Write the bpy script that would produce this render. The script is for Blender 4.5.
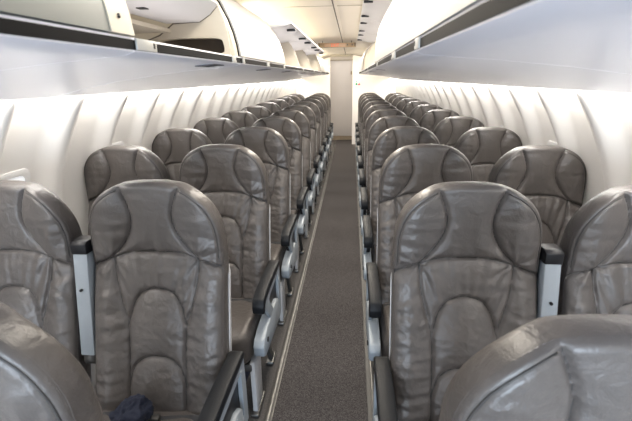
import bpy, bmesh, math, random
import numpy as np
from mathutils import Vector, Matrix, noise

for o in list(bpy.data.objects):
    bpy.data.objects.remove(o)
SC = bpy.context.scene
COL = SC.collection
rnd = random.Random(7)
PI = math.pi

# ------------------------------------------------------------------ camera
CAM_POS = Vector((0.134, 0.0, 1.547))
PITCH, YAW, ROLL, FPX = 0.3041, 0.0836, -0.0132, 424.3
cam = bpy.data.objects.new('camera', bpy.data.cameras.new('camera'))
COL.objects.link(cam)
cam.data.sensor_fit = 'HORIZONTAL'
cam.data.sensor_width = 36.0
cam.data.lens = FPX / 632.0 * 36.0
cam.data.clip_start = 0.02
F = Vector((-math.sin(YAW) * math.cos(PITCH), math.cos(YAW) * math.cos(PITCH), -math.sin(PITCH)))
R = Vector((math.cos(YAW), math.sin(YAW), 0))
U = R.cross(F)
cr, sr = math.cos(ROLL), math.sin(ROLL)
R2 = cr * R + sr * U
U2 = -sr * R + cr * U
m = Matrix.Identity(4)
for i in range(3):
    m[i][0], m[i][1], m[i][2], m[i][3] = R2[i], U2[i], -F[i], CAM_POS[i]
cam.matrix_world = m
SC.camera = cam
cam.data.dof.use_dof = True
cam.data.dof.focus_distance = 2.2
cam.data.dof.aperture_fstop = 7.0

# ------------------------------------------------------------------ view, world, lights
SC.view_settings.view_transform = 'Standard'
SC.view_settings.look = 'None'
SC.view_settings.gamma = 1.0
SC.view_settings.use_curve_mapping = False
SC.view_settings.exposure = 0.5
SC.cycles.max_bounces = 10
SC.cycles.diffuse_bounces = 6

world = bpy.data.worlds.new('World')
SC.world = world
world.use_nodes = True
bg = world.node_tree.nodes['Background']
bg.inputs['Color'].default_value = (0.86, 0.92, 1.0, 1)
bg.inputs['Strength'].default_value = 1.0


def area(name, loc, direction, sx, sy, power, color, up='Y'):
    l = bpy.data.lights.new(name, 'AREA')
    l.shape = 'RECTANGLE'
    l.size, l.size_y = sx, sy
    l.energy = power
    l.color = color
    o = bpy.data.objects.new(name, l)
    o.location = loc
    zax = -Vector(direction).normalized()
    yax = Vector({'Y': (0, 1, 0), 'Z': (0, 0, 1), 'X': (1, 0, 0)}[up])
    yax = (yax - yax.dot(zax) * zax).normalized()      # local y runs along this world axis
    xax = yax.cross(zax)
    o.rotation_euler = Matrix((xax, yax, zax)).transposed().to_euler()
    COL.objects.link(o)
    return o


# added cool fill behind the camera, tilted up to brighten bin undersides
area('front_fill_light', (0.0, -3.0, 0.85), (0, 1, 0.20), 2.0, 1.5, 150, (0.72, 0.85, 1.0), 'Z')
# sidewall wash lamps in the gap between bins and sidewall
for s in (-1, 1):
    area('sidewall_wash_light', (s * 1.020, 4.6, 1.492), (s * 0.05, 0, -1.0), 0.024, 11.4, 52, (1.0, 0.96, 0.90))
    area('cove_light', (s * 0.57, 6.6, 1.93 if s < 0 else 1.955), (-s * 0.95, 0, 0.12), 0.03, 7.4, 13, (1.0, 0.86, 0.60))
# aisle ceiling lamps
area('aisle_ceiling_light', (0.0, 8.25, 2.02), (0, 0, -1), 0.18, 3.2, 36, (1.0, 0.92, 0.80))
area('aisle_ceiling_light', (0.0, 4.35, 2.02), (0, 0, -1), 0.18, 3.3, 40, (1.0, 0.92, 0.80))
area('aisle_ceiling_light', (0.0, 1.7, 2.02), (0, 0, -1), 0.18, 1.9, 18, (1.0, 0.92, 0.80))
area('vestibule_light', (-0.1, 10.6, 2.0), (0, 0.1, -1), 0.3, 0.9, 2.5, (1.0, 0.95, 0.88), 'X')


# ------------------------------------------------------------------ materials
def mat(name, color, rough=0.5, metal=0.0, noise_amt=0.0, noise_scale=8.0, bump=0.0, bump_scale=200.0, spec=0.5,
        emit=None, emit_str=0.0, coat=0.0, rough_var=0.0):
    m = bpy.data.materials.new(name)
    m.use_nodes = True
    nt = m.node_tree
    b = nt.nodes['Principled BSDF']
    b.inputs['Base Color'].default_value = (*color, 1)
    b.inputs['Roughness'].default_value = rough
    b.inputs['Metallic'].default_value = metal
    b.inputs['Specular IOR Level'].default_value = spec
    b.inputs['Coat Weight'].default_value = coat
    tc = nt.nodes.new('ShaderNodeTexCoord')
    if noise_amt or rough_var:
        n = nt.nodes.new('ShaderNodeTexNoise')
        n.inputs['Scale'].default_value = noise_scale
        n.inputs['Detail'].default_value = 5
        nt.links.new(tc.outputs['Object'], n.inputs['Vector'])
        if noise_amt:
            r = nt.nodes.new('ShaderNodeMapRange')
            r.inputs['From Min'].default_value = 0.3
            r.inputs['From Max'].default_value = 0.7
            r.inputs['To Min'].default_value = 1 - noise_amt
            r.inputs['To Max'].default_value = 1 + noise_amt
            nt.links.new(n.outputs['Fac'], r.inputs['Value'])
            mx = nt.nodes.new('ShaderNodeVectorMath')
            mx.operation = 'SCALE'
            mx.inputs[0].default_value = color
            nt.links.new(r.outputs['Result'], mx.inputs['Scale'])
            nt.links.new(mx.outputs['Vector'], b.inputs['Base Color'])
        if rough_var:
            r = nt.nodes.new('ShaderNodeMapRange')
            r.inputs['From Min'].default_value = 0.3
            r.inputs['From Max'].default_value = 0.7
            r.inputs['To Min'].default_value = rough - rough_var
            r.inputs['To Max'].default_value = rough + rough_var
            nt.links.new(n.outputs['Fac'], r.inputs['Value'])
            nt.links.new(r.outputs['Result'], b.inputs['Roughness'])
    if bump:
        n2 = nt.nodes.new('ShaderNodeTexNoise')
        n2.inputs['Scale'].default_value = bump_scale
        n2.inputs['Detail'].default_value = 3
        nt.links.new(tc.outputs['Object'], n2.inputs['Vector'])
        bp = nt.nodes.new('ShaderNodeBump')
        bp.inputs['Strength'].default_value = bump
        bp.inputs['Distance'].default_value = 0.002
        nt.links.new(n2.outputs['Fac'], bp.inputs['Height'])
        nt.links.new(bp.outputs['Normal'], b.inputs['Normal'])
    if emit:
        b.inputs['Emission Color'].default_value = (*emit, 1)
        b.inputs['Emission Strength'].default_value = emit_str
    return m


LEATHER = mat('grey_leather', (0.076, 0.067, 0.062), 0.38, spec=0.5, noise_amt=0.08, noise_scale=9, bump=0.25, bump_scale=260, rough_var=0.06)
WELT = mat('shaded_seam_welt', (0.03, 0.027, 0.025), 0.55)
EDGE_WELT = mat('edge_welt', (0.085, 0.076, 0.072), 0.5)
nt_ = LEATHER.node_tree
pr_ = nt_.nodes['Principled BSDF']
b0_ = pr_.inputs['Normal'].links[0].from_node
tc_ = [n for n in nt_.nodes if n.type == 'TEX_COORD'][0]
n_ = nt_.nodes.new('ShaderNodeTexNoise')
n_.inputs['Scale'].default_value = 26
n_.inputs['Detail'].default_value = 4
n_.inputs['Distortion'].default_value = 1.2
nt_.links.new(tc_.outputs['Object'], n_.inputs['Vector'])
b1_ = nt_.nodes.new('ShaderNodeBump')
b1_.inputs['Strength'].default_value = 0.35
b1_.inputs['Distance'].default_value = 0.008
nt_.links.new(n_.outputs['Fac'], b1_.inputs['Height'])
nt_.links.new(b1_.outputs['Normal'], b0_.inputs['Normal'])
SHELL = mat('pale_grey_shell', (0.44, 0.44, 0.45), 0.5, noise_amt=0.04)
PLASTIC = mat('light_grey_plastic', (0.25, 0.28, 0.31), 0.42, noise_amt=0.05, noise_scale=14)
BLACK = mat('black_plastic', (0.008, 0.008, 0.010), 0.4, spec=0.25, rough_var=0.08)
PAD = mat('dark_arm_pad', (0.008, 0.009, 0.011), 0.5, spec=0.2, bump=0.2, rough_var=0.06)
STEEL = mat('brushed_metal', (0.17, 0.167, 0.16), 0.42, 1.0, noise_amt=0.15, noise_scale=30)
DARK = mat('dark_metal', (0.06, 0.058, 0.055), 0.5, 0.3)
NAVY = mat('navy_fabric', (0.018, 0.024, 0.055), 0.8, bump=0.4, bump_scale=400)
NAVY_CLOTH = mat('navy_cloth', (0.003, 0.006, 0.019), 0.85, bump=0.4, bump_scale=300)
BELT = mat('belt_webbing', (0.02, 0.02, 0.022), 0.7, bump=0.4, bump_scale=500)
WALL = mat('cream_sidewall', (0.77, 0.74, 0.70), 0.5, noise_amt=0.02, noise_scale=2)
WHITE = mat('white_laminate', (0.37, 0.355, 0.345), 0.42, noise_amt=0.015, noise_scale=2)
LILAC = mat('bin_underside_laminate', (0.87, 0.87, 0.95), 0.25, spec=0.8, noise_amt=0.015, noise_scale=2)
CREAM = mat('cream_plastic', (0.46, 0.42, 0.345), 0.45, noise_amt=0.03, noise_scale=5)
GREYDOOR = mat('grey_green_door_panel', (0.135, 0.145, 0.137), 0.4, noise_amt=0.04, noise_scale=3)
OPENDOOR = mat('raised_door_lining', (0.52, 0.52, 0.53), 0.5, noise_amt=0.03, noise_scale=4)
STRIP = mat('charcoal_rail', (0.004, 0.004, 0.005), 0.6, spec=0.08, noise_amt=0.1)
CEIL = mat('cream_ceiling', (0.74, 0.69, 0.61), 0.55, noise_amt=0.02, noise_scale=2)
GAP = mat('dark_joint', (0.10, 0.085, 0.07), 0.8)
GREYMARK = mat('grey_placard', (0.06, 0.06, 0.07), 0.5)
SIGNBODY = mat('sign_housing', (0.30, 0.21, 0.12), 0.5)
LATCH = mat('latch_plastic', (0.32, 0.32, 0.31), 0.4)
REDLET = mat('red_sign_letters', (0.65, 0.08, 0.03), 0.5, emit=(1.0, 0.15, 0.05), emit_str=0.35)
GREEN = mat('green_mark', (0.02, 0.36, 0.16), 0.5)
RED = mat('red_mark', (0.60, 0.03, 0.06), 0.5)
BULK = mat('bulkhead_laminate', (0.56, 0.52, 0.495), 0.45, noise_amt=0.03, noise_scale=2)
KICK = mat('tan_kick_plate', (0.27, 0.21, 0.14), 0.5)
SHADE = mat('window_shade', (0.78, 0.77, 0.76), 0.5, emit=(0.92, 0.96, 1.0), emit_str=0.45)
FRAME = mat('window_frame_white', (0.78, 0.765, 0.745), 0.4)


def carpet_mat():
    m = bpy.data.materials.new('aisle_carpet')
    m.use_nodes = True
    nt = m.node_tree
    b = nt.nodes['Principled BSDF']
    b.inputs['Roughness'].default_value = 0.95
    b.inputs['Specular IOR Level'].default_value = 0.1
    tc = nt.nodes.new('ShaderNodeTexCoord')
    n = nt.nodes.new('ShaderNodeTexNoise')
    n.inputs['Scale'].default_value = 260
    n.inputs['Detail'].default_value = 4
    n2 = nt.nodes.new('ShaderNodeTexVoronoi')
    n2.inputs['Scale'].default_value = 110
    n3 = nt.nodes.new('ShaderNodeTexNoise')
    n3.inputs['Scale'].default_value = 3
    for q in (n, n2, n3):
        nt.links.new(tc.outputs['Object'], q.inputs['Vector'])
    r = nt.nodes.new('ShaderNodeValToRGB')
    r.color_ramp.elements[0].position = 0.32
    r.color_ramp.elements[0].color = (0.026, 0.024, 0.024, 1)
    r.color_ramp.elements[1].position = 0.70
    r.color_ramp.elements[1].color = (0.135, 0.124, 0.123, 1)
    nt.links.new(n.outputs['Fac'], r.inputs['Fac'])
    mx = nt.nodes.new('ShaderNodeMix')
    mx.data_type = 'RGBA'
    mx.blend_type = 'MULTIPLY'
    mx.inputs['Factor'].default_value = 0.5
    rr = nt.nodes.new('ShaderNodeMapRange')
    rr.inputs['From Max'].default_value = 0.8
    rr.inputs['To Min'].default_value = 1.0
    rr.inputs['To Max'].default_value = 0.55
    nt.links.new(n2.outputs['Distance'], rr.inputs['Value'])
    nt.links.new(r.outputs['Color'], mx.inputs['A'])
    nt.links.new(rr.outputs['Result'], mx.inputs['B'])
    nt.links.new(mx.outputs['Result'], b.inputs['Base Color'])
    bp = nt.nodes.new('ShaderNodeBump')
    bp.inputs['Strength'].default_value = 0.6
    bp.inputs['Distance'].default_value = 0.004
    nt.links.new(n.outputs['Fac'], bp.inputs['Height'])
    nt.links.new(bp.outputs['Normal'], b.inputs['Normal'])
    return m


CARPET = carpet_mat()


# ------------------------------------------------------------------ helpers
def link(name, me, material, parent=None, loc=None):
    o = bpy.data.objects.new(name, me)
    COL.objects.link(o)
    if material and not me.materials:
        me.materials.append(material)
    if parent:
        o.parent = parent
    if loc:
        o.location = loc
    return o


def pyd(name, verts, faces, material, parent=None, smooth=False, fix=True):
    me = bpy.data.meshes.new(name)
    me.from_pydata([tuple(map(float, v)) for v in verts], [], [tuple(map(int, f)) for f in faces])
    if fix:
        bm = bmesh.new()
        bm.from_mesh(me)
        bmesh.ops.recalc_face_normals(bm, faces=bm.faces)
        bm.to_mesh(me)
        bm.free()
    if smooth:
        me.polygons.foreach_set('use_smooth', [True] * len(me.polygons))
    me.update()
    return link(name, me, material, parent)


def smooth_by_angle(me, ang=0.6):
    me.polygons.foreach_set('use_smooth', [True] * len(me.polygons))
    bm = bmesh.new()
    bm.from_mesh(me)
    for e in bm.edges:
        if len(e.link_faces) == 2 and e.calc_face_angle(0) > ang:
            e.smooth = False
    bm.to_mesh(me)
    bm.free()


def box(name, lo, hi, material, parent=None, bev=0.0, seg=2):
    bm = bmesh.new()
    bmesh.ops.create_cube(bm, size=1)
    for v in bm.verts:
        v.co = Vector([lo[i] + (v.co[i] + 0.5) * (hi[i] - lo[i]) for i in range(3)])
    if bev:
        bmesh.ops.bevel(bm, geom=bm.edges[:], offset=bev, segments=seg, affect='EDGES', profile=0.5)
    me = bpy.data.meshes.new(name)
    bm.to_mesh(me)
    bm.free()
    if bev:
        smooth_by_angle(me, 0.7)
    return link(name, me, material, parent)


def extrude_poly(name, pts, axis, a, b, material, parent=None, bev=0.0, hole=None):
    """pts: 2-D outline in the two other axes, extruded along axis from a to b. hole: a second outline with the same point count."""
    def P(p, t):
        if axis == 'y':
            return (p[0], t, p[1])
        if axis == 'x':
            return (t, p[0], p[1])
        return (p[0], p[1], t)
    n = len(pts)
    if hole is None:
        V = [P(p, a) for p in pts] + [P(p, b) for p in pts]
        Fc = [list(range(n)), list(range(2 * n - 1, n - 1, -1))]
        Fc += [(i, (i + 1) % n, n + (i + 1) % n, n + i) for i in range(n)]
    else:
        k = len(hole)
        assert k == n
        V = [P(p, a) for p in pts] + [P(p, b) for p in pts] + [P(p, a) for p in hole] + [P(p, b) for p in hole]
        Fc = []
        for i in range(n):
            j = (i + 1) % n
            Fc += [(i, j, 2 * n + j, 2 * n + i), (n + i, n + j, 3 * n + j, 3 * n + i), (i, j, n + j, n + i),
                   (2 * n + i, 2 * n + j, 3 * n + j, 3 * n + i)]
    me = bpy.data.meshes.new(name)
    me.from_pydata(V, [], Fc)
    bm = bmesh.new()
    bm.from_mesh(me)
    bmesh.ops.recalc_face_normals(bm, faces=bm.faces)
    if bev:
        es = [e for e in bm.edges if len(e.link_faces) == 2 and e.calc_face_angle(0) > 0.5]
        bmesh.ops.bevel(bm, geom=es, offset=bev, segments=2, affect='EDGES', profile=0.5, clamp_overlap=True)
    bm.to_mesh(me)
    bm.free()
    smooth_by_angle(me, 0.6)
    return link(name, me, material, parent)


def strip_panel(name, prof, y0, y1, thick, material, parent=None, ny=1):
    """A curved panel: profile (x,z) swept along y, given thickness to the outside of the curve."""
    p = np.array(prof, float)
    t = np.gradient(p, axis=0)
    t /= np.linalg.norm(t, axis=1)[:, None]
    nn = np.stack([-t[:, 1], t[:, 0]], 1)
    q = p + nn * thick
    poly = list(map(tuple, p)) + list(map(tuple, q[::-1]))
    n = len(poly)
    ys = np.linspace(y0, y1, ny + 1)
    V = [(a, y, b) for y in ys for a, b in poly]
    Fc = []
    for k in range(ny):
        for i in range(n):
            j = (i + 1) % n
            Fc.append((k * n + i, k * n + j, (k + 1) * n + j, (k + 1) * n + i))
    m_ = len(p)
    for i in range(m_ - 1):
        for base in (0, ny * n):
            Fc.append((base + i, base + i + 1, base + n - 2 - i, base + n - 1 - i))
    o = pyd(name, V, Fc, material, parent)
    smooth_by_angle(o.data, 0.6)
    return o


def tube(name, pts, rad, material, parent=None, nseg=8, closed=False):
    pts = [Vector(p) for p in pts]
    V, Fc = [], []
    n = len(pts)
    for i, p in enumerate(pts):
        a = pts[(i - 1) % n] if closed or i > 0 else p
        b = pts[(i + 1) % n] if closed or i < n - 1 else p
        t = (b - a).normalized()
        u = t.cross(Vector((0.13, 1, 0.21))).normalized()
        w = t.cross(u)
        for k in range(nseg):
            an = 2 * PI * k / nseg
            V.append(p + rad * (math.cos(an) * u + math.sin(an) * w))
    for i in range(n if closed else n - 1):
        for k in range(nseg):
            j = (i + 1) % n
            Fc.append((i * nseg + k, i * nseg + (k + 1) % nseg, j * nseg + (k + 1) % nseg, j * nseg + k))
    if not closed:
        Fc.append(tuple(range(nseg)))
        Fc.append(tuple(range((n - 1) * nseg, n * nseg)))
    return pyd(name, V, Fc, material, parent, smooth=True)


def multi_tube_mesh(name, paths, rad, material, parent=None, nseg=6):
    bm = bmesh.new()
    for pts in paths:
        o = tube('welt', pts, rad, None, None, nseg)
        bm.from_mesh(o.data)
        me = o.data
        bpy.data.objects.remove(o)
        bpy.data.meshes.remove(me)
    me = bpy.data.meshes.new(name)
    bm.to_mesh(me)
    bm.free()
    me.polygons.foreach_set('use_smooth', [True] * len(me.polygons))
    return link(name, me, material, parent)


def cyl(name, c, axis, rad, h, material, parent=None, seg=20):
    a = Vector(axis).normalized()
    c = Vector(c)
    return tube(name, [c - a * h / 2, c + a * h / 2], rad, material, parent, seg)


def thing(name, label, cat, loc=(0, 0, 0), group=None):
    o = bpy.data.objects.new(name, None)
    o.empty_display_size = 0.1
    COL.objects.link(o)
    o.location = loc
    o['label'] = label
    o['category'] = cat
    if group:
        o['group'] = group
    return o


def tag(o, label, cat, group=None):
    o['label'] = label
    o['category'] = cat
    if group:
        o['group'] = group
    return o


def structure(o):
    o['kind'] = 'structure'
    return o


def dup(root, loc, label, group=None):
    r = root.copy()
    COL.objects.link(r)
    r.location = loc
    r['label'] = label
    if group:
        r['group'] = group
    for ch in list(root.children):
        c = ch.copy()
        COL.objects.link(c)
        c.parent = r
        for g in ch.children:
            d = g.copy()
            COL.objects.link(d)
            d.parent = c
    return r


def interp(pts):
    xs = np.array([p[0] for p in pts], float)
    ys = np.array([p[1] for p in pts], float)
    o = np.argsort(xs)
    xs, ys = xs[o], ys[o]
    # cubic hermite with finite-difference slopes
    mm = np.gradient(ys, xs)

    def f(x):
        x = np.clip(x, xs[0], xs[-1])
        i = np.clip(np.searchsorted(xs, x) - 1, 0, len(xs) - 2)
        h = xs[i + 1] - xs[i]
        t = (x - xs[i]) / h
        return ((2 * t**3 - 3 * t**2 + 1) * ys[i] + (t**3 - 2 * t**2 + t) * h * mm[i] + (-2 * t**3 + 3 * t**2) * ys[i + 1] + (t**3 - t**2) * h * mm[i + 1])
    return f


# ------------------------------------------------------------------ the cabin shell
Y0, Y1 = -2.0, 11.0
RW, ZC = 1.30, 0.75            # fuselage lining radius and axis height

structure(box('floor', (-1.0, Y0, -0.06), (1.0, Y1, 0.0), mat('under_seat_carpet', (0.075, 0.07, 0.068), 0.95, noise_amt=0.3, noise_scale=120, bump=0.5)))
aisle = box('floor_aisle', (-0.222, Y0, 0.0005), (0.230, Y1 - 0.002, 0.006), CARPET)
structure(aisle)

SEAM0, SEAM_P = 1.86, 0.395


def rib_offset(y):
    """inward relief of the lining: a ridge that climbs slowly and drops at each panel joint"""
    t = ((y - SEAM0) % SEAM_P) / SEAM_P          # 1 just before the joint
    up = np.clip((t - 0.58) / 0.28, 0, 1)
    up = up * up * (3 - 2 * up)
    dn = np.clip((1 - t) / 0.045, 0, 1)
    near = np.clip(1 - t / 0.02, 0, 1)
    return 0.045 * up * dn - 0.006 * near


def wall(side, name):
    a0 = math.asin((0.0 - ZC) / RW)
    a1 = math.asin((1.78 - ZC) / RW)
    # y samples dense near the joints
    ys = np.unique(np.round(np.concatenate([np.arange(Y0, Y1 + 0.001, 0.02), ]), 4))
    na = 40
    an = np.linspace(a0, a1, na)
    V, Fc = [], []
    off = rib_offset(ys)
    for y, f in zip(ys, off):
        for a in an:
            z = ZC + RW * math.sin(a)
            k = min(1, max(0, (z - 0.35) / 0.2)) * min(1, max(0, (1.62 - z) / 0.1))
            r = RW - f * k
            V.append((side * r * math.cos(a), y, ZC + r * math.sin(a)))
    ny = len(ys)
    for i in range(ny - 1):
        for j in range(na - 1):
            Fc.append((i * na + j, i * na + j + 1, (i + 1) * na + j + 1, (i + 1) * na + j))
    o = pyd(name, V, Fc, WALL, smooth=True)
    md = o.modifiers.new('thickness', 'SOLIDIFY')
    md.thickness = 0.03
    md.offset = -1 if side < 0 else 1
    # keep the shell on the outside: check the normal of a middle face
    p = o.data.polygons[len(o.data.polygons) // 2]
    inward = Vector((-side, 0, 0)).dot(p.normal) > 0
    md.offset = -1 if inward else 1
    return structure(o)


wall(-1, 'wall_left')
wall(1, 'wall_right')

# ceiling: flat middle, gently rolled edges
cp = [(-0.86, 1.74), (-0.74, 1.86), (-0.66, 1.93), (-0.60, 1.97), (-0.52, 2.005), (-0.44, 2.022), (-0.30, 2.03), (0.0, 2.032), (0.30, 2.03), (0.44, 2.022), (0.52, 2.005), (0.60, 1.97), (0.66, 1.93), (0.74, 1.86), (0.86, 1.74)]
structure(strip_panel('ceiling', cp, Y0, Y1, 0.03, CEIL, ny=2))
structure(box('trim_ceiling_seam', (-0.004, Y0, 2.0285), (0.004, Y1, 2.0315), GAP))
structure(box('trim_ceiling_ledge', (0.006, Y0, 2.025), (0.026, Y1, 2.031), CEIL))
for y in (2.1, 3.3):
    structure(box('trim_ceiling_joint', (-0.44, y, 2.0265), (0.44, y + 0.004, 2.0300), GAP if y != 3.3 else CREAM))

# aft partitions with the passage between them, aft wall and its door
PY = 10.2


def partition(name, xa, xb):
    xs = np.linspace(xa, xb, 14)
    pts = []
    for x in xs:
        pts.append((x, max(0.0, ZC - math.sqrt(max(0, 1.28**2 - x * x)))))
    for x in xs[::-1]:
        pts.append((x, min(2.02, ZC + math.sqrt(max(0, 1.28**2 - x * x)))))
    return structure(extrude_poly(name, pts, 'y', PY, PY + 0.04, mat(name + '_laminate', (0.80, 0.77, 0.74), 0.45), None, 0.0))


partition('wall_partition_left', -1.15, -0.355)
partition('wall_partition_right', 0.16, 1.15)
structure(box('wall_partition_header', (-0.355, PY + 0.005, 1.985), (0.16, PY + 0.035, 2.03), CREAM))
structure(box('wall_back', (-1.0, Y1 - 0.01, 0), (1.0, Y1 + 0.04, 2.03), mat('aft_wall', (0.74, 0.69, 0.62), 0.5)))
door = structure(box('door_1', (-0.40, Y1 - 0.035, 0.11), (0.17, Y1 - 0.012, 1.93), BULK, None, 0.006))
box('door_handle', (0.115, Y1 - 0.055, 1.60), (0.145, Y1 - 0.034, 1.68), KICK, door, 0.004)
structure(box('trim_kick_plate', (-0.40, Y1 - 0.03, 0.006), (0.17, Y1 - 0.012, 0.105), KICK))
structure(box('trim_door_top', (-0.42, Y1 - 0.04, 1.932), (0.19, Y1 - 0.012, 1.948), mat('door_head_trim', (0.35, 0.27, 0.17), 0.5)))


# seat tracks along both edges of the aisle carpet
def floor_trim(name, x0, x1, material, h0, h1):
    return structure(box(name, (x0, Y0, h0), (x1, PY - 0.02, h1), material, None, 0.0015))


floor_trim('trim_1', -0.262, -0.2215, DARK, 0.0, 0.008)
floor_trim('trim_2', -0.251, -0.236, STEEL, 0.008, 0.014)
floor_trim('trim_5', -0.228, -0.2215, STEEL, 0.008, 0.011)
floor_trim('trim_3', 0.2305, 0.272, DARK, 0.0, 0.008)
floor_trim('trim_4', 0.256, 0.264, STEEL, 0.008, 0.013)


# ------------------------------------------------------------------ windows
def rrect(w, h, r, n=6):
    pts = []
    for cx, cy, a0 in ((w - r, h - r, 0), (-w + r, h - r, 90), (-w + r, -h + r, 180), (w - r, -h + r, 270)):
        for k in range(n + 1):
            a = math.radians(a0 + 90 * k / n)
            pts.append((cx + r * math.cos(a), cy + r * math.sin(a)))
    return pts


def lay_on_wall(side, yc, zc, pts, inset):
    a = math.asin((zc - ZC) / RW)
    out = []
    for (u, v) in pts:
        an = a + v / RW
        r = RW - inset
        out.append((side * r * math.cos(an), yc + u, ZC + r * math.sin(an)))
    return out


def window(idx, side, yc):
    zc = 1.025
    outer = rrect(0.128, 0.185, 0.05)
    mid = rrect(0.112, 0.169, 0.045)
    inner = rrect(0.100, 0.157, 0.04)
    n = len(outer)
    rings = [lay_on_wall(side, yc, zc, outer, 0.001), lay_on_wall(side, yc, zc, outer, 0.004), lay_on_wall(side, yc, zc, mid, 0.008),
             lay_on_wall(side, yc, zc, inner, 0.007), lay_on_wall(side, yc, zc, inner, 0.004)]
    V = [p for r in rings for p in r]
    Fc = []
    for k in range(len(rings) - 1):
        for i in range(n):
            j = (i + 1) % n
            Fc.append((k * n + i, k * n + j, (k + 1) * n + j, (k + 1) * n + i))
    fr = pyd('window_%d' % idx, V, Fc, FRAME)
    smooth_by_angle(fr.data, 0.5)
    structure(fr)
    pr = lay_on_wall(side, yc, zc, rrect(0.1005, 0.1575, 0.04), 0.0042)
    c = lay_on_wall(side, yc, zc, [(0, 0)], 0.0042)[0]
    pyd('window_pane', pr + [c], [(i, (i + 1) % n, n) for i in range(n)], SHADE, fr)


wi = 1
for side in (-1, 1):
    for k in range(0, 11):
        window(wi, side, 1.545 + 0.79 * k - 0.0)
        wi += 1

# ------------------------------------------------------------------ overhead bins
DOOR_L = [(0.276, 1.622), (0.281, 1.66), (0.291, 1.70), (0.307, 1.745), (0.335, 1.80), (0.375, 1.848), (0.43, 1.888), (0.50, 1.92), (0.58, 1.94)]
DOOR_R = [(0.276, 1.622), (0.278, 1.68), (0.284, 1.74), (0.296, 1.80), (0.322, 1.862), (0.36, 1.91), (0.41, 1.945), (0.48, 1.965), (0.56, 1.97)]
# curved tray: lip, underside out to the sidewall, and the shelf above
UNDER = [(0.268, 1.597), (0.285, 1.591), (0.34, 1.586), (0.45, 1.577), (0.60, 1.561), (0.75, 1.540), (0.88, 1.516), (0.95, 1.500), (1.004, 1.487)]
TRAY_TOP = [(0.998, 1.507), (0.94, 1.525), (0.75, 1.562), (0.50, 1.598), (0.32, 1.612), (0.284, 1.621), (0.268, 1.621)]


def bin_unit(side, y0, y1, kind, label, group, latch_at=(), placard_at=(), near_end=True, far_end=True):
    t = thing('overhead_bin', label, 'overhead bin', (side * 0.6, (y0 + y1) / 2, 1.48), group)
    oy = -(y0 + y1) / 2
    S = lambda prof: [(side * x - side * 0.6, z - 1.48) for x, z in prof]
    a, b = y0 + oy + 0.0015, y1 + oy - 0.0015
    prof = UNDER + TRAY_TOP
    extrude_poly('bin_tray', S(prof), 'y', a, b, LILAC, t)
    # charcoal rail let into the lip
    rail = [(0.2665, 1.5995), (0.2665, 1.6170), (0.275, 1.6170), (0.275, 1.5995)]
    extrude_poly('lip_rail', S(rail), 'y', a, b, STRIP, t)
    for ly, ll in latch_at:
        lp = [(0.2635, 1.5995), (0.2635, 1.6205), (0.276, 1.6225), (0.276, 1.5985)]
        o = extrude_poly('latch', S(lp), 'y', ly + oy, ly + ll + oy, LATCH, t, 0.001)
        o['label'] = 'white latch'
        extrude_poly('latch_button', S([(0.2625, 1.606), (0.2625, 1.616), (0.265, 1.616), (0.265, 1.606)]), 'y', ly + oy + ll * 0.82, ly + oy + ll * 0.9, BLACK, o)
    for py_, pl in placard_at:
        pp = [(0.288, 1.5905), (0.345, 1.5860), (0.345, 1.5832), (0.288, 1.5882)]
        extrude_poly('row_placard', S(pp), 'y', py_ + oy, py_ + pl + oy, GREYMARK, t)
    dp = DOOR_L if side < 0 else DOOR_R
    # end walls
    def end_wall(nm, ya, yb, inset=0.012):
        e = [(x + inset, z) for x, z in dp]
        e = [(0.29, 1.622)] + e[1:] + [(0.72, 1.93), (0.85, 1.76), (0.95, 1.64), (1.0, 1.535), (0.75, 1.565), (0.5, 1.602)]
        extrude_poly(nm, S(e), 'y', ya, yb, CREAM, t)
    if kind == 'closed':
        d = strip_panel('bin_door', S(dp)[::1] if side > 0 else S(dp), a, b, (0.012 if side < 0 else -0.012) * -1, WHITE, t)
        if near_end:
            end_wall('end_wall', a, a + 0.012)
        if far_end:
            end_wall('end_wall', b - 0.012, b)
        return t, d, oy, S, a, b
    if kind == 'grey':
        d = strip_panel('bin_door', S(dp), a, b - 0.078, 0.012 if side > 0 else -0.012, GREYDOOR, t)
        e = strip_panel('door_edge', S(dp), b - 0.0775, b, 0.014 if side > 0 else -0.014, CREAM, t)
        e['label'] = 'cream end band of the bin door'
        end_wall('end_wall', b - 0.012, b)
        return t, d, oy, S, a, b
    if kind == 'open':
        if near_end:
            end_wall('end_wall', a, a + 0.014, 0.03)
        end_wall('end_wall', b - 0.014, b, 0.03)
        if side < 0:
            rp = [(0.62, 1.800), (0.52, 1.814), (0.42, 1.826), (0.32, 1.836), (0.25, 1.843), (0.222, 1.853)]
        else:
            rp = [(0.60, 1.915), (0.50, 1.938), (0.40, 1.957), (0.30, 1.972), (0.23, 1.984), (0.20, 1.996)]
        d = strip_panel('bin_door', S(rp), a + 0.004, b - 0.004, 0.010 if side < 0 else -0.010, OPENDOOR, t)
        fx, fz = (rp[-1][0] + 0.03, rp[-1][1] - 0.014)
        for yy in (0.2, 0.8):
            yh = a + (b - a) * yy
            box('strut_hinge', (side * (fx + 0.0) - side * 0.6 - 0.028, yh - 0.012, fz - 1.48 - 0.010), (side * fx - side * 0.6 + 0.028, yh + 0.012, fz - 1.48 + 0.004), BLACK, d, 0.002)
        return t, d, oy, S, a, b
    return t, None, oy, S, a, b


GB = 'overhead bins along the cabin'
# the bins above the navy pouch side
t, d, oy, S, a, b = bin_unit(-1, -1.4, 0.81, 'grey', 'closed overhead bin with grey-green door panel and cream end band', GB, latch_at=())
p = S([(0.2815, 1.652)])[0]
cyl('door_knob', (p[0] + 0.015, 0.765 + oy, p[1]), (1, 0, 0.2), 0.004, 0.006, BLACK, t, 14)

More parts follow.
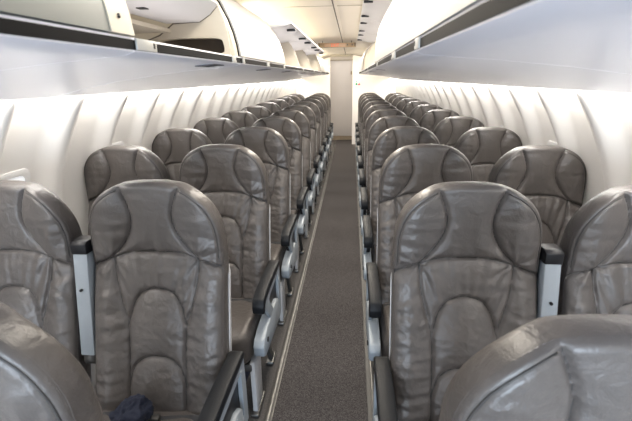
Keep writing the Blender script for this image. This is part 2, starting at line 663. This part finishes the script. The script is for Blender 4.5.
t, d, oy, S, a, b = bin_unit(-1, 0.81, 1.60, 'custom', 'open overhead bin showing a dark cutout in its cream end wall', GB, latch_at=((0.815, 0.085), (1.485, 0.05)), placard_at=((1.34, 0.12),))
# raised door of this bin
rp = [(0.50, 1.728), (0.478, 1.730), (0.384, 1.732), (0.345, 1.755), (0.315, 1.785)]
d = strip_panel('bin_door', S(rp), a, b - 0.065, 0.012, OPENDOOR, t)
box('door_slot', (-0.43 + 0.6 - 0.012, 1.20 + oy, 1.7285 - 1.48), (-0.43 + 0.6 + 0.012, 1.225 + oy, 1.7315 - 1.48), BLACK, d)
box('door_rub_strip', (-0.50 + 0.6, 0.90 + oy, 1.725 - 1.48), (-0.49 + 0.6, 1.12 + oy, 1.730 - 1.48), WHITE, d)
# end wall with rounded dark cutout
ow = [(0.285, 1.622), (0.287, 1.66), (0.292, 1.70), (0.300, 1.740), (0.318, 1.782), (0.345, 1.757), (0.384, 1.734), (0.43, 1.731), (0.478, 1.729), (0.53, 1.692), (0.60, 1.668),
      (0.72, 1.655), (0.80, 1.64), (0.90, 1.60), (0.98, 1.545), (0.75, 1.567), (0.60, 1.586), (0.50, 1.602), (0.40, 1.608), (0.33, 1.613)]
hw = [(0.306, 1.636), (0.304, 1.650), (0.306, 1.664), (0.312, 1.674), (0.325, 1.6795), (0.345, 1.681), (0.384, 1.6815), (0.43, 1.6815), (0.478, 1.681), (0.53, 1.677), (0.60, 1.660),
      (0.70, 1.646), (0.78, 1.632), (0.85, 1.605), (0.88, 1.585), (0.75, 1.590), (0.60, 1.604), (0.50, 1.614), (0.40, 1.620), (0.33, 1.624)]
extrude_poly('end_wall', S(ow), 'y', b - 0.06, b - 0.045, CREAM, t, hole=S(hw))
lining = extrude_poly('cutout_shade_sheet', S(hw), 'y', b - 0.012, b - 0.008, mat('painted_interior_shade', (0.035, 0.024, 0.014), 0.7), t)  # dark sheet painted to stand in for the shaded bin interior
rim = [(x - 0.004, z) for x, z in DOOR_L[:6]] + [(x + 0.028, z - 0.004) for x, z in DOOR_L[:6]][::-1]
extrude_poly('end_rim', S(rim), 'y', b - 0.050, b - 0.006, CREAM, t)
gk = [(0.74, 1.652), (0.60, 1.668), (0.53, 1.692), (0.478, 1.7285), (0.384, 1.7325), (0.345, 1.756), (0.319, 1.781)]
tube('end_wall_gasket', [(x, b - 0.062, z) for x, z in S(gk)], 0.0022, GAP, t, 6)
tube('door_gap', [(x, b - 0.004, z) for x, z in S([(q[0] - 0.006, q[1]) for q in DOOR_L[:7]])], 0.0030, STRIP, t, 6)
box('bin_ceiling', (-0.98 + 0.6, a, 1.70 - 1.48), (-0.49 + 0.6, b - 0.06, 1.712 - 1.48), CREAM, t)

bin_unit(-1, 1.605, 2.69, 'closed', 'closed white overhead bin beside the dark cutout', GB, latch_at=((1.63, 0.03), (2.10, 0.07), (2.62, 0.05)), placard_at=((2.22, 0.10),))
ORD = ['first', 'second', 'third', 'fourth', 'fifth', 'sixth', 'seventh', 'eighth', 'ninth', 'tenth', 'eleventh', 'twelfth']
ys = [2.69 + 1.065 * k for k in range(6)]
for k in range(3):
    bin_unit(-1, ys[k], ys[k + 1], 'open', 'open overhead bin with raised grey door, %s beyond the closed white one' % ORD[k], GB, placard_at=((ys[k] + 0.35, 0.10),), latch_at=((ys[k + 1] - 0.08, 0.05),), near_end=False)
for k in (3, 4):
    bin_unit(-1, ys[k], ys[k + 1], 'closed', 'closed white overhead bin, %s past the raised grey doors, navy cloth side' % ORD[k - 3], GB, placard_at=((ys[k] + 0.35, 0.10),), latch_at=((ys[k + 1] - 0.08, 0.05),))
# the bins above the symbol side
bin_unit(1, -1.4, 0.98, 'closed', 'closed white overhead bin overhead at the front, symbol side', GB, latch_at=((0.90, 0.06),))
bin_unit(1, 0.98, 2.62, 'closed', 'closed white overhead bin next to the open ones, symbol side', GB, latch_at=((1.38, 0.12), (2.3, 0.08)))
ys = [2.62 + 1.076 * k for k in range(6)]
for k in (3, 4):
    bin_unit(1, ys[k], ys[k + 1], 'closed', 'closed white overhead bin, %s past the raised grey doors, symbol side' % ORD[k - 3], GB, placard_at=((ys[k] + 0.2, 0.03),), latch_at=((ys[k + 1] - 0.08, 0.05),))
for k in range(3):
    bin_unit(1, ys[k], ys[k + 1], 'open', 'open overhead bin with raised grey door, %s in line, symbol side' % ORD[k], GB, placard_at=((ys[k] + 0.2, 0.03),), latch_at=((ys[k + 1] - 0.08, 0.05),), near_end=False)

# exit sign across the aisle
t = thing('exit_sign', 'tan exit sign beam with red letters across the ceiling', 'exit sign', (-0.073, 6.30, 1.96))
box('sign_housing', (-0.262, 0.0, -0.018), (0.262, 0.05, 0.040), SIGNBODY, t, 0.004)
box('sign_face', (-0.17, -0.003, -0.012), (0.12, 0.001, 0.032), mat('sign_face_cream', (0.42, 0.27, 0.17), 0.5), t)
for ex in (-0.255, 0.243):
    box('sign_end_cap', (ex, -0.004, -0.012), (ex + 0.012, 0.0, 0.034), DARK, t)
for ex in (0.138, 0.205):
    box('sign_lamp', (ex, -0.004, 0.0), (ex + 0.014, 0.0, 0.022), DARK, t)
for ex in (-0.2, 0.2):
    cyl('sign_hanger', (ex, 0.025, 0.053), (0, 0, 1), 0.005, 0.03, DARK, t, 10)
cu = bpy.data.curves.new('exit_text', 'FONT')
cu.body = 'EXIT'
cu.size = 0.055
cu.extrude = 0.001
cu.align_x = 'CENTER'
to = bpy.data.objects.new('tmp_text', cu)
COL.objects.link(to)
bpy.context.view_layer.update()
me = bpy.data.meshes.new_from_object(to.evaluated_get(bpy.context.evaluated_depsgraph_get()))
bpy.data.objects.remove(to)
me.materials.clear()
lt = link('exit_lettering', me, REDLET, t)
lt.rotation_euler = (PI / 2, 0, 0)
lt.location = (-0.025, -0.005, -0.010)

# green and red symbols on the aft partition
t = thing('lavatory_sign', 'small white sign with a green and a red symbol on the aft partition', 'sign', (0.275, PY, 1.385))
box('sign_plate', (-0.075, -0.006, -0.07), (0.075, 0.0, 0.10), mat('sign_plate_white', (0.82, 0.80, 0.78), 0.4), t, 0.002)
cyl('green_symbol', (-0.026, -0.008, 0.005), (0, 1, 0), 0.023, 0.006, GREEN, t, 20)
cyl('green_symbol', (-0.026, -0.008, 0.062), (0, 1, 0), 0.013, 0.006, GREEN, t, 16)
extrude_poly('red_symbol', [(0.010, -0.020), (0.058, -0.020), (0.058, 0.006), (0.042, 0.012), (0.034, 0.042), (0.026, 0.012), (0.010, 0.006)], 'y', -0.011, -0.005, RED, t)

# ------------------------------------------------------------------ the seat
HW = 0.228
ZB, ZT = 0.44, 1.228
TH_TOP, TH_BOT = 0.070, 0.120


def ztop(x):
    s = np.clip(np.abs(x) / HW, 0, 1)
    return 1.0 + (ZT - 1.0) * (1 - s ** 2.65) ** (1 / 2.65)


wing_f = interp([(1.30, .128), (1.223, .104), (1.173, .083), (1.113, .070), (1.05, .086), (1.008, .114), (.971, .149)])   # x of z
arch_f = interp([(0, .991), (.073, .986), (.147, .969), (.21, .943), (.24, .925)])                                        # z of |x|
edge_f = interp([(.975, .150), (.886, .141), (.813, .124), (.742, .105), (.66, .100), (.55, .100), (.43, .103)])          # x of z
u_f = interp([(0, .864), (.035, .857), (.066, .836), (.088, .795), (.101, .742)])                                         # z of |x|
pad_f = interp([(0, .639), (.035, .633), (.066, .614), (.088, .582), (.100, .540)])

SEAMS = []
zz = np.linspace(0.971, 1.232, 22)
for s in (-1, 1):
    SEAMS.append([(s * float(wing_f(z)), float(z)) for z in zz if z < float(ztop(wing_f(z))) - 0.010])
    SEAMS.append([(s * float(edge_f(z)), float(z)) for z in np.linspace(0.445, 0.97, 26)])
SEAMS.append([(float(x), float(arch_f(abs(x)))) for x in np.linspace(-0.226, 0.226, 31)])
SEAMS.append([(float(x), float(u_f(abs(x)))) for x in 0.101 * np.sin(np.linspace(-PI / 2, PI / 2, 27))])
SEAMS.append([(float(x), float(pad_f(abs(x)))) for x in 0.100 * np.sin(np.linspace(-PI / 2, PI / 2, 23))])


def seg_dist(X, Z, line):
    d = np.full(X.shape, 9.0)
    for (ax, az), (bx, bz) in zip(line[:-1], line[1:]):
        vx, vz = bx - ax, bz - az
        t = np.clip(((X - ax) * vx + (Z - az) * vz) / (vx * vx + vz * vz + 1e-12), 0, 1)
        d = np.minimum(d, np.hypot(X - ax - t * vx, Z - az - t * vz))
    return d


for s in (-1, 1):       # outer seam of each wing, set in from the edge
    SEAMS.append([(s * float(x), float(1.0 + (ZT - 0.012 - 1.0) * (1 - (x / 0.2185) ** 2.6) ** (1 / 2.6))) for x in 0.2185 * np.sin(np.linspace(0.50, PI / 2, 20))] + [(s * 0.2185, 0.975), (s * 0.2185, 0.94)])

OUTLINE = [(float(x), float(ztop(x))) for x in HW * np.sin(np.linspace(-PI / 2, PI / 2, 61))]
OUTLINE = [(-HW, ZB), (-HW, 0.7)] + OUTLINE + [(HW, 0.7), (HW, ZB)]


def recline(Z):
    t = np.clip((Z - ZB) / (ZT - ZB), 0, 1.1)
    # leans back up to the shoulders, the headrest stands upright again
    return -0.150 + 0.215 * t - 0.075 * np.clip((t - 0.45) / 0.55, 0, 1.2) ** 2


def face_y(X, Z, seed=0, wr=1.0):
    X = np.asarray(X, float)
    Z = np.asarray(Z, float)
    ds = [seg_dist(X, Z, l) for l in SEAMS]
    d = np.minimum.reduce(ds[:-2])
    d_edge = np.minimum(ds[-1], ds[-2])
    do = seg_dist(X, Z, OUTLINE)
    ax = np.abs(X)
    above = Z > arch_f(ax)
    g = lambda v, w: np.exp(-(v / w) ** 2)
    out = 0.012 * (1 - (ax / HW) ** 3)
    out += 0.012 * (1 - np.exp(-d / 0.026)) - 0.008 * g(d, 0.0045)
    out -= 0.004 * g(d_edge, 0.0045)
    out += np.where(above, 0, 0.020 * g(ax - 0.180, 0.05) * np.clip((arch_f(ax) - Z) / 0.12, 0, 1))
    out += np.where(above, 0.012 * g(ax - 0.165, 0.06), 0)
    out += 0.014 * g(X, 0.09) * g(Z - 0.72, 0.13) + 0.010 * g(X, 0.09) * g(Z - 0.53, 0.09)
    out += 0.012 * g(Z - 1.13, 0.09)
    # gathers in the leather
    W = np.zeros(X.shape)
    it = np.nditer([X, Z], flags=['multi_index'])
    for x, z in it:
        x, z = float(x), float(z)
        i = it.multi_index
        vert = noise.noise(Vector((x * 34, z * 7, seed + 1.3)))
        hor = noise.noise(Vector((x * 9 + 4, z * 38, seed + 7.1)))
        rad_a = math.atan2(x, z - 0.60)
        fan = noise.noise(Vector((rad_a * 16, z * 5, seed + 3.7)))
        fine = noise.noise(Vector((x * 60, z * 60, seed + 9.9)))
        if above[i]:
            w = 0.9 * vert * math.exp(-ds[4][i] / 0.09) + 0.55 * hor * (1 if abs(x) > 0.09 else 0.3)
        elif abs(x) > float(edge_f(z)):
            w = 0.9 * hor + 0.2 * fine
        elif z > float(u_f(min(abs(x), 0.101))):
            w = 1.0 * fan + 0.35 * hor
        else:
            w = 0.22 * hor + 0.18 * fine
        jx, jz = abs(x) - 0.149, z - 0.971
        jd = math.hypot(jx, jz)
        ja = math.atan2(jz, jx)
        w += 1.1 * noise.noise(Vector((ja * 3.2, jd * 6, seed + (5 if x > 0 else 15)))) * math.exp(-jd / 0.10) * min(1, jd / 0.02)
        W[i] = 0.0062 * w + 0.0005 * fine
    out += wr * W * np.clip(do / 0.02, 0, 1)
    r = 0.018
    q = np.clip(do, 0, r)
    fil = r - np.sqrt(np.maximum(0, r * r - (r - q) ** 2))
    return recline(Z) - out + fil * 0.95


def build_back(parent, seed):
    nu, nv = 112, 172
    uu = np.sin(np.linspace(-PI / 2, PI / 2, nu + 1)) * 0.6 + np.linspace(-1, 1, nu + 1) * 0.4
    v = np.linspace(0, 1, nv + 1)
    X = np.tile(HW * uu, (nv + 1, 1))
    Z = ZB + v[:, None] * (ztop(X) - ZB)
    Y = face_y(X, Z, seed)
    P = np.stack([X, Y, Z], -1)
    # region of every quad, by its centre
    cx = np.abs((X[:-1, :-1] + X[1:, 1:]) / 2)
    sx = (X[:-1, :-1] + X[1:, 1:]) / 2
    cz = (Z[:-1, :-1] + Z[1:, 1:]) / 2
    above = cz > arch_f(cx)
    wing = above & (cx > wing_f(np.maximum(cz, 0.971)))
    inner = (~above) & (cx < edge_f(cz))
    inU = inner & (cz < u_f(np.minimum(cx, 0.101))) & (cx < 0.1015)
    pad = inner & (cz < pad_f(np.minimum(cx, 0.100))) & (cx < 0.105)
    reg = np.zeros(cx.shape, int)
    reg[above & ~wing] = 1
    reg[wing & (sx < 0)] = 2
    reg[wing & (sx > 0)] = 3
    reg[inU & ~pad] = 4
    reg[pad] = 5
    names = ['backrest', 'headrest_panel', 'headrest_wing', 'headrest_wing', 'lumbar_panel', 'lower_lumbar_pad']
    # side band and rear belong to the body of the backrest
    nW = nu + 1
    for rg in range(6):
        ids = np.argwhere(reg == rg)
        V, Fc, mp = [], [], {}

        def vid(i, j):
            k = (i, j)
            if k not in mp:
                mp[k] = len(V)
                V.append(P[i, j])
            return mp[k]
        for i, j in ids:
            q = [vid(i, j), vid(i, j + 1), vid(i + 1, j + 1), vid(i + 1, j)]
            Fc.append(q)
        pyd(names[rg], V, Fc, LEATHER, parent, smooth=True, fix=False)
    # perimeter loop of the face (without the bottom edge)
    loop = [(i, 0) for i in range(nv + 1)] + [(nv, j) for j in range(1, nu + 1)] + [(i, nu) for i in range(nv - 1, -1, -1)]
    loop = loop[::2] if len(loop) % 2 == 1 else loop[::2] + [loop[-1]]
    L = np.array([P[i, j] for i, j in loop])
    nL = len(L)
    th = TH_BOT + (TH_TOP - TH_BOT) * np.clip((L[:, 2] - ZB) / (ZT - ZB), 0, 1)

    def ring(depth, scale, lift):
        q = L.copy()
        q[:, 1] = np.maximum(L[:, 1], L[:, 1]) + th * depth
        q[:, 0] *= scale
        q[:, 2] = ZB + (L[:, 2] - ZB) * lift
        return q

    def shell_ring(depth, scale):
        q = ring(depth, scale, 1.0)
        up = np.clip((L[:, 2] - 0.88) / 0.12, 0, 1)
        q[:, 0] *= 1 - 0.12 * up
        q[:, 2] = np.where(L[:, 2] > 1.0, 1.0 + (L[:, 2] - 1.0) * 0.72, L[:, 2])
        return q
    rings = [ring(0, 1, 1), ring(0.10, 1.004, 1.002), ring(0.5, 1.004, 1.003), ring(0.72, 1.0, 1.0), ring(0.86, 0.97, 0.99), ring(0.96, 0.90, 0.96)]
    V = np.concatenate(rings)
    Fc = []
    for k in range(len(rings) - 1):
        for i in range(nL - 1):
            Fc.append((k * nL + i, k * nL + i + 1, (k + 1) * nL + i + 1, (k + 1) * nL + i))
    pyd('side_boxing', V, Fc, LEATHER, parent, smooth=True)
    rings = [shell_ring(0.70, 0.97), shell_ring(0.72, 1.010), shell_ring(0.96, 1.005), shell_ring(1.02, 0.96)]
    V = list(np.concatenate(rings))
    Fc = []
    for k in range(len(rings) - 1):
        for i in range(nL - 1):
            Fc.append((k * nL + i, k * nL + i + 1, (k + 1) * nL + i + 1, (k + 1) * nL + i))
    h = nL // 2
    base = (len(rings) - 1) * nL
    for i in range(h):
        a, b = base + i, base + nL - 1 - i
        if b - a > 1:
            Fc.append((a, a + 1, b - 1, b) if b - 1 > a + 1 else (a, a + 1, b))
    o = pyd('back_shell', V, Fc, SHELL, parent)
    smooth_by_angle(o.data, 0.7)
    o['label'] = 'pale grey plastic shell behind the backrest'
    # seams: sunk dark welt, groove shade and dark thread put into its colour
    paths = []
    for l in SEAMS:
        l = np.array(l)
        yv = face_y(l[:, 0], l[:, 1], seed) - 0.0004
        paths.append([(a, b, c) for a, b, c in zip(l[:, 0], yv, l[:, 1])])
    w = multi_tube_mesh('shaded_seam_piping', paths, 0.0022, WELT, parent, 6)
    w['label'] = 'dark sunk seam lines'
    o2 = tube('edge_piping', [(q[0] * 0.997, q[1] + 0.004, ZB + (q[2] - ZB) * 0.999) for q in L], 0.0020, EDGE_WELT, parent, 6)
    o2['label'] = 'paler piping around the edge of the backrest'


def build_cushion(parent, seed):
    # rounded box with crowned top
    nx, nyy, w, d, z0, z1 = 30, 34, 0.224, 0.25, 0.285, 0.455
    bm = bmesh.new()
    bmesh.ops.create_cube(bm, size=2)
    bmesh.ops.subdivide_edges(bm, edges=bm.edges[:], cuts=23, use_grid_fill=True)
    for v in bm.verts:
        x, y, z = v.co
        c = Vector((x, y, z))
        # superellipsoid rounding
        p = 7.0
        n = (abs(x) ** p + abs(y) ** p + abs(z) ** 5) ** (1 / p)
        q = c / max(n, 1e-6)
        X, Y_, Zq = q.x * w, q.y * d, q.z
        crown = 0.012 * (1 - q.x ** 2) * (1 - q.y ** 2)
        wr = 0.003 * noise.noise(Vector((X * 14, Y_ * 14, seed + 20)))
        Zv = (z0 + z1) / 2 + Zq * (z1 - z0) / 2
        if Zq > 0:
            Zv += crown + wr
            # seams across the cushion
            for sx in (-0.155, 0.155):
                Zv -= 0.006 * math.exp(-((X - sx) / 0.006) ** 2)
            Zv += 0.008 * math.exp(-((abs(X) - 0.19) / 0.03) ** 2)
        Zv += 0.012 * (-(Y_) / d)          # nose slightly raised
        v.co = (X, Y_ - 0.285, Zv)
    me = bpy.data.meshes.new('seat_cushion')
    bm.to_mesh(me)
    bm.free()
    me.polygons.foreach_set('use_smooth', [True] * len(me.polygons))
    link('seat_cushion', me, LEATHER, parent)


def build_aisle_arm(parent, s):
    """armrest on the side s (+1 or -1) of the seat"""
    x0, x1 = sorted((s * 0.232, s * 0.286))
    arm = box('armrest', (x0 + 0.012, -0.075, 0.44), (x1 - 0.008, -0.030, 0.60), PLASTIC, parent, 0.006)
    # the padded top, rounded and turned down at its nose
    prof = [(-0.035, 0.592), (-0.030, 0.612), (-0.06, 0.626), (-0.16, 0.632), (-0.30, 0.634), (-0.42, 0.632), (-0.468, 0.620), (-0.484, 0.590), (-0.480, 0.555),
            (-0.462, 0.543), (-0.448, 0.553), (-0.440, 0.577), (-0.415, 0.590), (-0.30, 0.593), (-0.16, 0.592)]
    p_ = extrude_poly('arm_pad', prof, 'x', x0, x1, PAD, arm, 0.008)
    # light grey side plate with a triangular opening
    xo = sorted((s * 0.266, s * 0.281))
    outer = [(-0.040, 0.600), (-0.45, 0.600), (-0.452, 0.575), (-0.40, 0.520), (-0.33, 0.455), (-0.27, 0.385), (-0.22, 0.315), (-0.10, 0.300), (-0.030, 0.315), (-0.030, 0.46)]
    hole = [(-0.085, 0.560), (-0.30, 0.560), (-0.335, 0.550), (-0.325, 0.530), (-0.275, 0.480), (-0.23, 0.425), (-0.19, 0.375), (-0.12, 0.360), (-0.080, 0.375), (-0.078, 0.46)]
    extrude_poly('arm_plate', outer, 'x', xo[0], xo[1], PLASTIC, arm, 0.0, hole=hole)
    xi = sorted((s * 0.240, s * 0.264))
    extrude_poly('arm_web', [(-0.06, 0.59), (-0.40, 0.59), (-0.22, 0.34), (-0.06, 0.34)], 'x', xi[0], xi[1], BLACK, arm, 0.003)
    # side shroud beside the cushion
    xs = sorted((s * 0.232, s * 0.284))
    sh = [(-0.10, 0.300), (-0.10, 0.425), (-0.16, 0.452), (-0.40, 0.446), (-0.485, 0.428), (-0.508, 0.400), (-0.500, 0.350), (-0.47, 0.330), (-0.30, 0.315)]
    extrude_poly('side_shroud', sh, 'x', xs[0], xs[1], PLASTIC, parent, 0.010)
    ft = cyl('recline_button', (s * 0.286, -0.43, 0.395), (1, 0, 0), 0.012, 0.006, BLACK, parent, 14)
    # plate leg and rear leg
    lx = sorted((s * 0.205, s * 0.228))
    extrude_poly('leg', [(-0.475, 0.0), (-0.36, 0.0), (-0.345, 0.300), (-0.485, 0.300)], 'x', lx[0], lx[1], SHELL, parent, 0.004)
    extrude_poly('leg', [(-0.07, 0.0), (-0.02, 0.0), (-0.20, 0.32), (-0.26, 0.32)], 'x', lx[0], lx[1], DARK, parent, 0.004)
    box('foot_fitting', (s * 0.216 - 0.02, -0.50, 0.0), (s * 0.216 + 0.02, -0.33, 0.022), STEEL, parent, 0.005)
    box('foot_fitting', (s * 0.216 - 0.02, -0.11, 0.0), (s * 0.216 + 0.02, 0.0, 0.022), STEEL, parent, 0.005)


def build_centre_arm(parent, s):
    """armrest swung up between the two seats, on the side s"""
    xc = s * 0.259
    arm = box('raised_armrest', (xc - 0.026, -0.105, 0.62), (xc + 0.026, -0.055, 0.985), PLASTIC, parent, 0.006)
    # follows the recline of the back
    for v in arm.data.vertices:
        v.co.y += (v.co.z - 0.62) * 0.16
    arm['label'] = 'armrest swung up between two seats'
    prof = [(-0.050, 0.982), (0.035, 0.982), (0.040, 1.000), (0.03, 1.022), (0.015, 1.028), (-0.035, 1.028), (-0.050, 1.018)]
    extrude_poly('arm_tip', prof, 'x', xc - 0.028, xc + 0.028, BLACK, arm, 0.004)
    extrude_poly('arm_pad', [(-0.056, 0.62), (-0.010, 0.62), (0.05, 0.99), (0.002, 0.99)], 'x', xc - 0.027, xc + 0.027, BLACK, arm, 0.004)
    cyl('arm_screw', (xc, -0.073, 0.86), (0, 1, 0), 0.005, 0.008, BLACK, arm, 12)
    cyl('arm_pivot', (xc, -0.075, 0.60), (1, 0, 0), 0.028, 0.038, DARK, arm, 16)


def build_seat(name, aisle_side, arms, seed):
    t = thing(name, 'x', 'seat')
    build_back(t, seed)
    build_cushion(t, seed)
    # frame and under-seat parts
    box('seat_pan', (-0.215, -0.49, 0.255), (0.215, -0.06, 0.292), DARK, t, 0.006)
    for y in (-0.42, -0.14):
        cyl('frame_tube', (0, y, 0.245), (1, 0, 0), 0.018, 0.45, STEEL, t, 12)
    box('life_vest_pouch', (-0.16, -0.455, 0.105), (0.16, -0.20, 0.228), NAVY, t, 0.02, 3)
    if not arms:
        for y in (-0.42, -0.14):
            cyl('leg', (-aisle_side * 0.10, y, 0.125), (0, 0, 1), 0.016, 0.25, DARK, t, 12)
    # lap belt lying at the foot of the backrest
    belt = []
    for k in range(13):
        f = -1 + 2 * k / 12
        belt.append((f * 0.20, -0.208 - 0.012 * math.cos(f * 5), 0.456 + 0.004 * math.sin(9 * f)))
    V, Fc = [], []
    for i, (x, y, z) in enumerate(belt):
        V += [(x, y - 0.012, z - 0.003), (x, y + 0.010, z + 0.010), (x, y + 0.012, z + 0.008), (x, y - 0.010, z - 0.006)]
    for i in range(len(belt) - 1):
        for k in range(4):
            Fc.append((4 * i + k, 4 * i + (k + 1) % 4, 4 * i + 4 + (k + 1) % 4, 4 * i + 4 + k))
    Fc += [(0, 1, 2, 3), tuple(range(len(V) - 4, len(V)))]
    bl = pyd('seat_belt', V, Fc, BELT, t)
    box('belt_buckle', (-0.03, -0.232, 0.464), (0.035, -0.206, 0.482), STEEL, bl, 0.004)
    if arms:
        build_aisle_arm(t, aisle_side)
        build_centre_arm(t, -aisle_side)
    return t


DEPTH1, PITCH_ROW = 1.31, 0.79
XA, XB = 0.508, 1.043
protos = {
    ('aisle', -1): [build_seat('aisle_seat', 1, True, 0.0)],
    ('aisle', 1): [build_seat('aisle_seat', -1, True, 31.0)],
    ('window', -1): [build_seat('window_seat', 1, False, 57.0)],
}
used = set()
SIDE = {-1: 'navy cloth side', 1: 'symbol sign side'}
for side in (-1, 1):
    for row in range(0, 12):
        for kind in ('aisle', 'window'):
            if row == 0 and kind == 'window':
                continue
            y = DEPTH1 + PITCH_ROW * (row - 1)
            x = side * (XA if kind == 'aisle' else XB)
            if side < 0 and kind == 'aisle':
                x -= 0.014
            if kind == 'aisle':
                key = ('aisle', side)
            else:
                key = ('window', -1)
            if row == 0:
                lab = 'grey leather aisle seat, front row, headrest alone in view, %s' % SIDE[side]
            else:
                lab = 'grey leather %s seat, %s row from the front, %s' % (kind, ORD[row], SIDE[side])
            if (row, kind, side) == (1, 'aisle', -1):
                lab = 'grey leather aisle seat with a crumpled navy cloth on its cushion'
            pr = protos[key][0]
            if key not in used:
                used.add(key)
                o = pr
                o.location = (x, y, 0)
                o['label'] = lab
                o['group'] = 'cabin seats'
            else:
                o = dup(pr, (x, y, 0), lab, 'cabin seats')
            if kind == 'window':
                o.scale = (0.97, 1, 0.995)


# crumpled navy cloth on the second-row seat
bm = bmesh.new()
bmesh.ops.create_icosphere(bm, subdivisions=5, radius=1)
for v in bm.verts:
    c = v.co.copy()
    n1 = noise.noise(c * 1.6 + Vector((3, 1, 8)))
    n2 = 1 - abs(noise.noise(c * 3.2 + Vector((1, 7, 2)))) * 2
    n3 = noise.noise(c * 7.0)
    r = 1 + 0.30 * n1 + 0.16 * n2 + 0.06 * n3
    v.co = Vector((c.x * 0.056 * r, c.y * 0.050 * r, max(-0.022, c.z * 0.064 * r) + 0.02 * c.x))
me = bpy.data.meshes.new('navy_cloth')
bm.to_mesh(me)
bm.free()
me.polygons.foreach_set('use_smooth', [True] * len(me.polygons))
o = link('navy_cloth', me, NAVY_CLOTH, None, (-0.560, 1.055, 0.508))
tag(o, 'crumpled navy blue cloth lying on a grey leather seat cushion', 'cloth')
